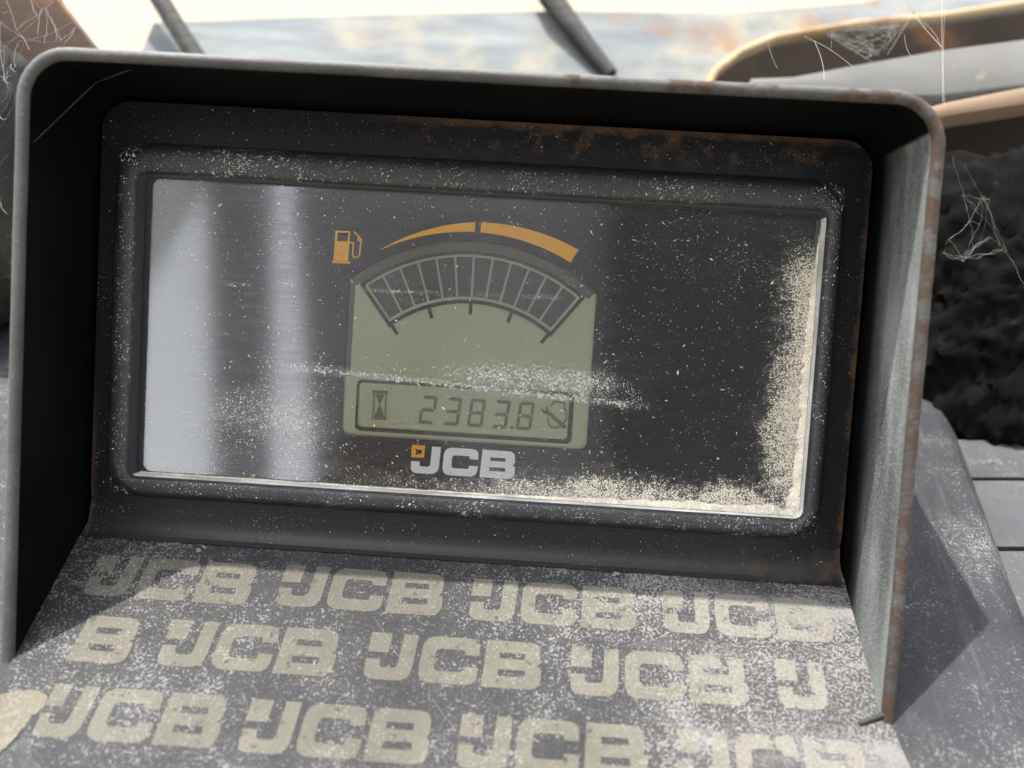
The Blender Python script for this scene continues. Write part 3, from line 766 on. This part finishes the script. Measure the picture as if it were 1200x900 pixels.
# ------------------------------------------------------------------ cobwebs
random.seed(11)
def strand(b, p, q, r=.035, sag=.03, n=8, jig=.0):
    p, q = Vector(p), Vector(q); L = (q - p).length; pts = []
    off = Vector((random.gauss(0, 1), random.gauss(0, 1), random.gauss(0, 1))).normalized() * L * sag
    for i in range(n + 1):
        t = i / n
        pts.append(p.lerp(q, t) + off * 4 * t * (1 - t) + Vector((random.gauss(0, 1), random.gauss(0, 1), random.gauss(0, 1))) * jig)
    b.tube(pts, max(.014, r * .45), 4)
def web(label, strands, origin, group=None):
    b = MB()
    for s_ in strands: strand(b, *s_)
    return tag(b.build('cobweb', M_web, None, origin, smooth=80), label, 'cobweb', group)
# funnel of silk under the edge of the pale plate
A = [Vector(p) for p in ((82.71,84.89,-50.00), (86.31,86.14,-50.00), (89.95,86.09,-48.00), (94.23,86.51,-48.00), (98.11,86.80,-47.00), (101.29,87.46,-46.00), (102.45,88.85,-45.00))]
B = [Vector(p) for p in ((90.00,74.78,-38.00), (90.86,74.41,-38.00), (92.08,74.68,-38.00), (93.30,74.95,-38.00), (94.79,76.55,-39.00))]
ss = []
for k in range(46):
    p = A[0].lerp(A[5], random.random()) if random.random() < .5 else A[0].lerp(B[0], random.random())
    q = B[random.randrange(5)].lerp(A[random.randrange(4, 7)], random.random())
    ss.append((p + Vector((random.gauss(0, .4), random.gauss(0, .4), random.gauss(0, 1))), q, random.uniform(.02, .045), .08, 8, .12))
for p, q in ((A[0], B[1]), (A[6], B[4]), (A[0], A[5])): ss.append((p, q, .06, .03, 8, .05))
ss += [((102.58,92.21,-45.00), (102.47,88.64,-45.00), .07, .02), ((100.09,91.66,-45.00), (102.47,88.64,-45.00), .05, .1), ((105.23,93.38,-45.00), (102.87,88.87,-45.00), .06, .05)]
for k in range(14): ss.append(((102.89,88.67,-45.00), Vector((99.59,92.47,-45.00)) + Vector((random.uniform(-2, 4), random.uniform(-.5, 1.5), 0)), .03, .2, 8, .15))
web('dense white funnel of cobweb hanging below the rusty plate edge', ss, (92.48,81.21,-45.00))
web('long upright cobweb threads rising from the hood corner', [((96.33,86.41,-15.00), (88.25,52.28,10.00), .06, .01), ((97.57,82.85,-15.00), (89.50,52.04,8.00), .035, .01), ((102.91,88.46,-45.00), (95.59,69.35,-10.00), .07, .01), ((102.95,88.04,-45.00), (95.25,69.16,-10.00), .04, .03), ((91.27,75.08,-20.00), (85.42,63.84,0.00), .035, .02)], (88.25,52.28,10.00))
web('pair of cobweb threads above the right part of the hood rim', [((71.71,76.96,-30.00), (72.77,74.23,-25.00), .05, .01), ((72.77,74.23,-25.00), (61.24,51.32,24.00), .06, .01), ((72.77,74.23,-25.00), (74.00,61.04,0.00), .045, .02), ((76.72,75.97,-25.00), (75.33,70.51,-20.00), .03, .02), ((65.79,78.26,-40.00), (61.21,63.11,-10.00), .03, .02)], (61.24,51.32,24.00))
ss = []
hub = [(106.05,45.06,-22.00), (111.63,35.53,-25.00), (123.41,29.38,-30.00), (109.21,39.75,-24.00), (114.37,40.92,-26.00)]
for p, q, r in (((1116,182), (1129,228), .05), ((1129,228), (1136,258), .06), ((1130,190), (1152,232), .035), ((1152,232), (1180,295), .05), ((1180,295), (1199,332), .07), ((1136,258), (1111,281), .045), ((1136,258), (1140,292), .07), ((1140,292), (1128,306), .06), ((1140,292), (1150,282), .05), ((1128,306), (1105,296), .045), ((1150,232), (1149,262), .035), ((1149,262), (1136,258), .03), ((1152,232), (1165,268), .03), ((1165,268), (1180,295), .035), ((1145,303), (1176,292), .05), ((1160,278), (1176,292), .03), ((1129,228), (1146,250), .03), ((1105,296), (1118,304), .05), ((1150,231), (1160,234), .05), ((1172,288), (1165,262), .03)):
    ss.append((r"P", p, q, r))
PX = {(1116,182): (104.20,48.99,-20.00), (1129,228): (108.36,40.76,-22.00), (1136,258): (110.23,35.08,-22.00), (1130,190): (108.81,48.47,-24.00), (1152,232): (113.80,40.59,-24.00), (1180,295): (120.34,28.67,-24.00), (1199,332): (124.70,21.66,-24.00), (1111,281): (103.14,29.61,-16.00), (1140,292): (112.54,28.81,-24.00), (1128,306): (110.45,25.94,-24.00), (1150,282): (115.26,31.12,-26.00), (1105,296): (103.16,26.96,-18.00), (1150,232): (113.41,40.57,-24.00), (1149,262): (113.75,34.74,-24.00), (1165,268): (116.95,33.76,-24.00), (1145,303): (114.18,26.83,-25.00), (1176,292): (120.02,29.33,-25.00), (1160,278): (116.16,31.76,-24.00), (1146,250): (112.96,37.04,-24.00), (1118,304): (106.66,25.80,-20.00), (1150,231): (113.39,40.77,-24.00), (1160,234): (115.38,40.29,-24.00), (1172,288): (119.17,30.07,-25.00), (1165,262): (117.34,35.07,-25.00)}
keys = list(PX)
for k in range(22):
    p, q = random.sample(keys, 2)
    if math.dist(p, q) < 70: ss.append(('f', p, q, .022))
web('straggling cobweb before the black foam right of the hood', [(PX[p], PX[q], r, .06, 8, .14) for _, p, q, r in ss], (110.23,35.08,-22.00))
ss = []
TL = [((-113.80,69.47,-20.00), (-110.79,69.11,-18.00)), ((-113.07,72.38,-20.00), (-107.30,64.29,-15.00)), ((-114.35,67.52,-20.00), (-105.50,62.56,-14.00)), ((-105.50,62.56,-14.00), (-95.82,55.90,0.00)), ((-107.30,64.29,-15.00), (-104.27,68.67,-18.00)), ((-104.27,68.67,-18.00), (-102.15,72.92,-20.00)), ((-103.72,70.22,-18.00), (-102.61,63.59,-15.00)), ((-102.54,70.28,-18.00), (-98.15,60.35,-10.00)), ((-103.72,70.22,-18.00), (-102.34,70.29,-18.00)), ((-103.90,61.07,-12.00), (-97.44,68.37,-20.00)), ((-113.20,61.80,-20.00), (-104.26,68.29,-18.00)), ((-102.32,69.34,-18.00), (-97.13,62.37,-15.00)), ((-97.13,62.37,-15.00), (-96.42,67.46,-20.00)), ((-107.31,72.67,-20.00), (-104.26,68.29,-18.00)), ((-96.54,62.03,-15.00), (-96.80,66.68,-20.00)), ((-114.17,60.40,-20.00), (-111.76,60.68,-18.00)), ((-114.15,67.53,-20.00), (-109.94,53.43,-15.00)), ((-109.94,53.43,-15.00), (-108.47,56.71,-15.00)), ((-109.94,53.43,-15.00), (-105.51,51.16,-10.00)), ((-108.47,56.71,-15.00), (-101.04,52.53,-5.00)), ((-114.04,55.38,-20.00), (-105.17,53.02,-10.00)), ((-107.82,61.39,-16.00), (-104.65,54.88,-10.00)), ((-101.30,68.44,-18.00), (-95.51,60.85,-10.00)), ((-111.41,48.30,-16.00), (-105.85,49.85,-10.00)), ((-111.27,42.59,-16.00), (-102.93,44.77,-6.00)), ((-111.34,45.45,-16.00), (-106.07,43.37,-10.00)), ((-111.03,33.01,-16.00), (-103.06,35.32,-6.00)), ((-110.86,26.28,-16.00), (-102.93,22.52,-6.00)), ((-111.95,60.28,-18.00), (-112.17,53.57,-18.00))]
for p, q in TL:
    ss.append((p, q, random.uniform(.03, .065), .05, 8, .1))
for k in range(26):
    p = TL[random.randrange(len(TL))][random.randrange(2)]; q = TL[random.randrange(len(TL))][random.randrange(2)]
    if (Vector(p) - Vector(q)).length < 14: ss.append((p, q, .022, .08, 8, .1))
web('tangled cobweb at the upper left corner of the hood', ss, (-105.50,62.56,-14.00))
ss = []
for k in range(34):
    t = random.random(); p = Vector((-110.70,99.17,-99.09)).lerp(Vector((-100.80,86.21,-96.73)), t); q = Vector((-110.70,99.17,-99.09)).lerp(Vector((-100.80,86.21,-96.73)), min(1, max(0, t + random.gauss(0, .14))))
    ss.append((p + Vector((random.choice((-1, 1)) * 2.9, random.gauss(0, .5), random.uniform(1, 3))), q + Vector((random.choice((-1, 1)) * 2.9, random.gauss(0, .5), random.uniform(1, 3))), .05, .1, 8, .1))
web('cobweb wound round the slanting dark hose', ss, (-99.21,88.61,-83.27))
ss = []
for k in range(20):
    t = random.random(); p = Vector((12.43,105.81,-94.69)).lerp(Vector((18.68,99.28,-95.75)), t)
    ss.append((p + Vector((-3.4, random.gauss(0, .6), random.uniform(.5, 2.5))), p + Vector((3.4, random.gauss(0, .6), random.uniform(.5, 2.5))), .035, .06, 8, .08))
ss += [((10.10,100.26,-89.47), (70.57,110.17,-110.61), .06, .01), ((23.27,104.01,-98.27), (26.34,108.06,-100.42), .06, .01), ((37.27,104.20,-105.17), (45.93,87.33,-96.19), .03, .02)]
web('cobweb stretched across the dark arm and the pale plate', ss, (18.68,99.28,-95.75))
web('single cobweb thread slung across the inner left corner of the hood', [((-81.08,30.61,25.50), (-72.72,45.64,17.00), .022, .01), ((-72.72,45.64,17.00), (-55.06,48.13,27.00), .022, .01)], (-72.72,45.64,17.00))

# ------------------------------------------------------------------ unseen cards added behind the viewer, shaped for the reflections in the window
def unseen(name, label, cat, quad, mat, z):
    b = MB(); b.prism([quad], lambda x, y, h: (x, y, z + h), 25)
    tag(b.build(name, mat, None, (quad[0][0], quad[0][1], z - 25), None), label, cat)
unseen('reflection_card_left', 'grey cab card added behind the viewer, mirrored left of the bright band in the gauge window', 'reflection card', [(-322, 150), (-300, -185), (-249, -185), (-251, -157), (-262, 127), (-263, 150)], M_grey, 715)  # added card, cut so the sky beside it mirrors as a bright band
unseen('reflection_card_middle', 'grey cab card added behind the viewer, mirrored dimly over the middle of the gauge window', 'bulkhead', [(-227, 150), (-234, 127), (-201, -157), (-197, -185), (95, -185), (75, 150)], M_grey, 715)  # added card keeping the sky's reflection off the middle of the window
unseen('reflection_strip', 'thin pale cab strip added behind the viewer, mirrored as a faint line across the gauge screen', 'trim', [(-108, 100), (-110, -60), (-99, -60), (-99, 100)], M_bar, 689)  # added strip that puts a faint reflected line on the screen
unseen('reflection_card_upper', 'blue grey cab card added behind the viewer, mirrored in the upper left corner of the gauge window', 'visor', [(-420, 165), (-312, 165), (-322, 125), (-376, 25), (-420, -10)], M_blue_card, 689)  # added card that tints the upper left reflection
cards = thing('dark_reflection_cards', 'black card added behind the viewer with red brown armrest mirrored dark in the gauge window', 'chair', (180, -190, 660))  # two added cards that darken the right and lower left reflections
for nm, quad, mt, z in (('dark_card', [(72, 160), (92, -190), (300, -190), (300, 160)], M_rubber, 680), ('sidecard', [(-148, -70), (-206, -178), (-50, -185), (-80, -110)], M_brown, 688)):
    b = MB(); b.prism([quad], lambda x, y, h: (x, y, z + h), 25); b.build(nm, mt, cards)
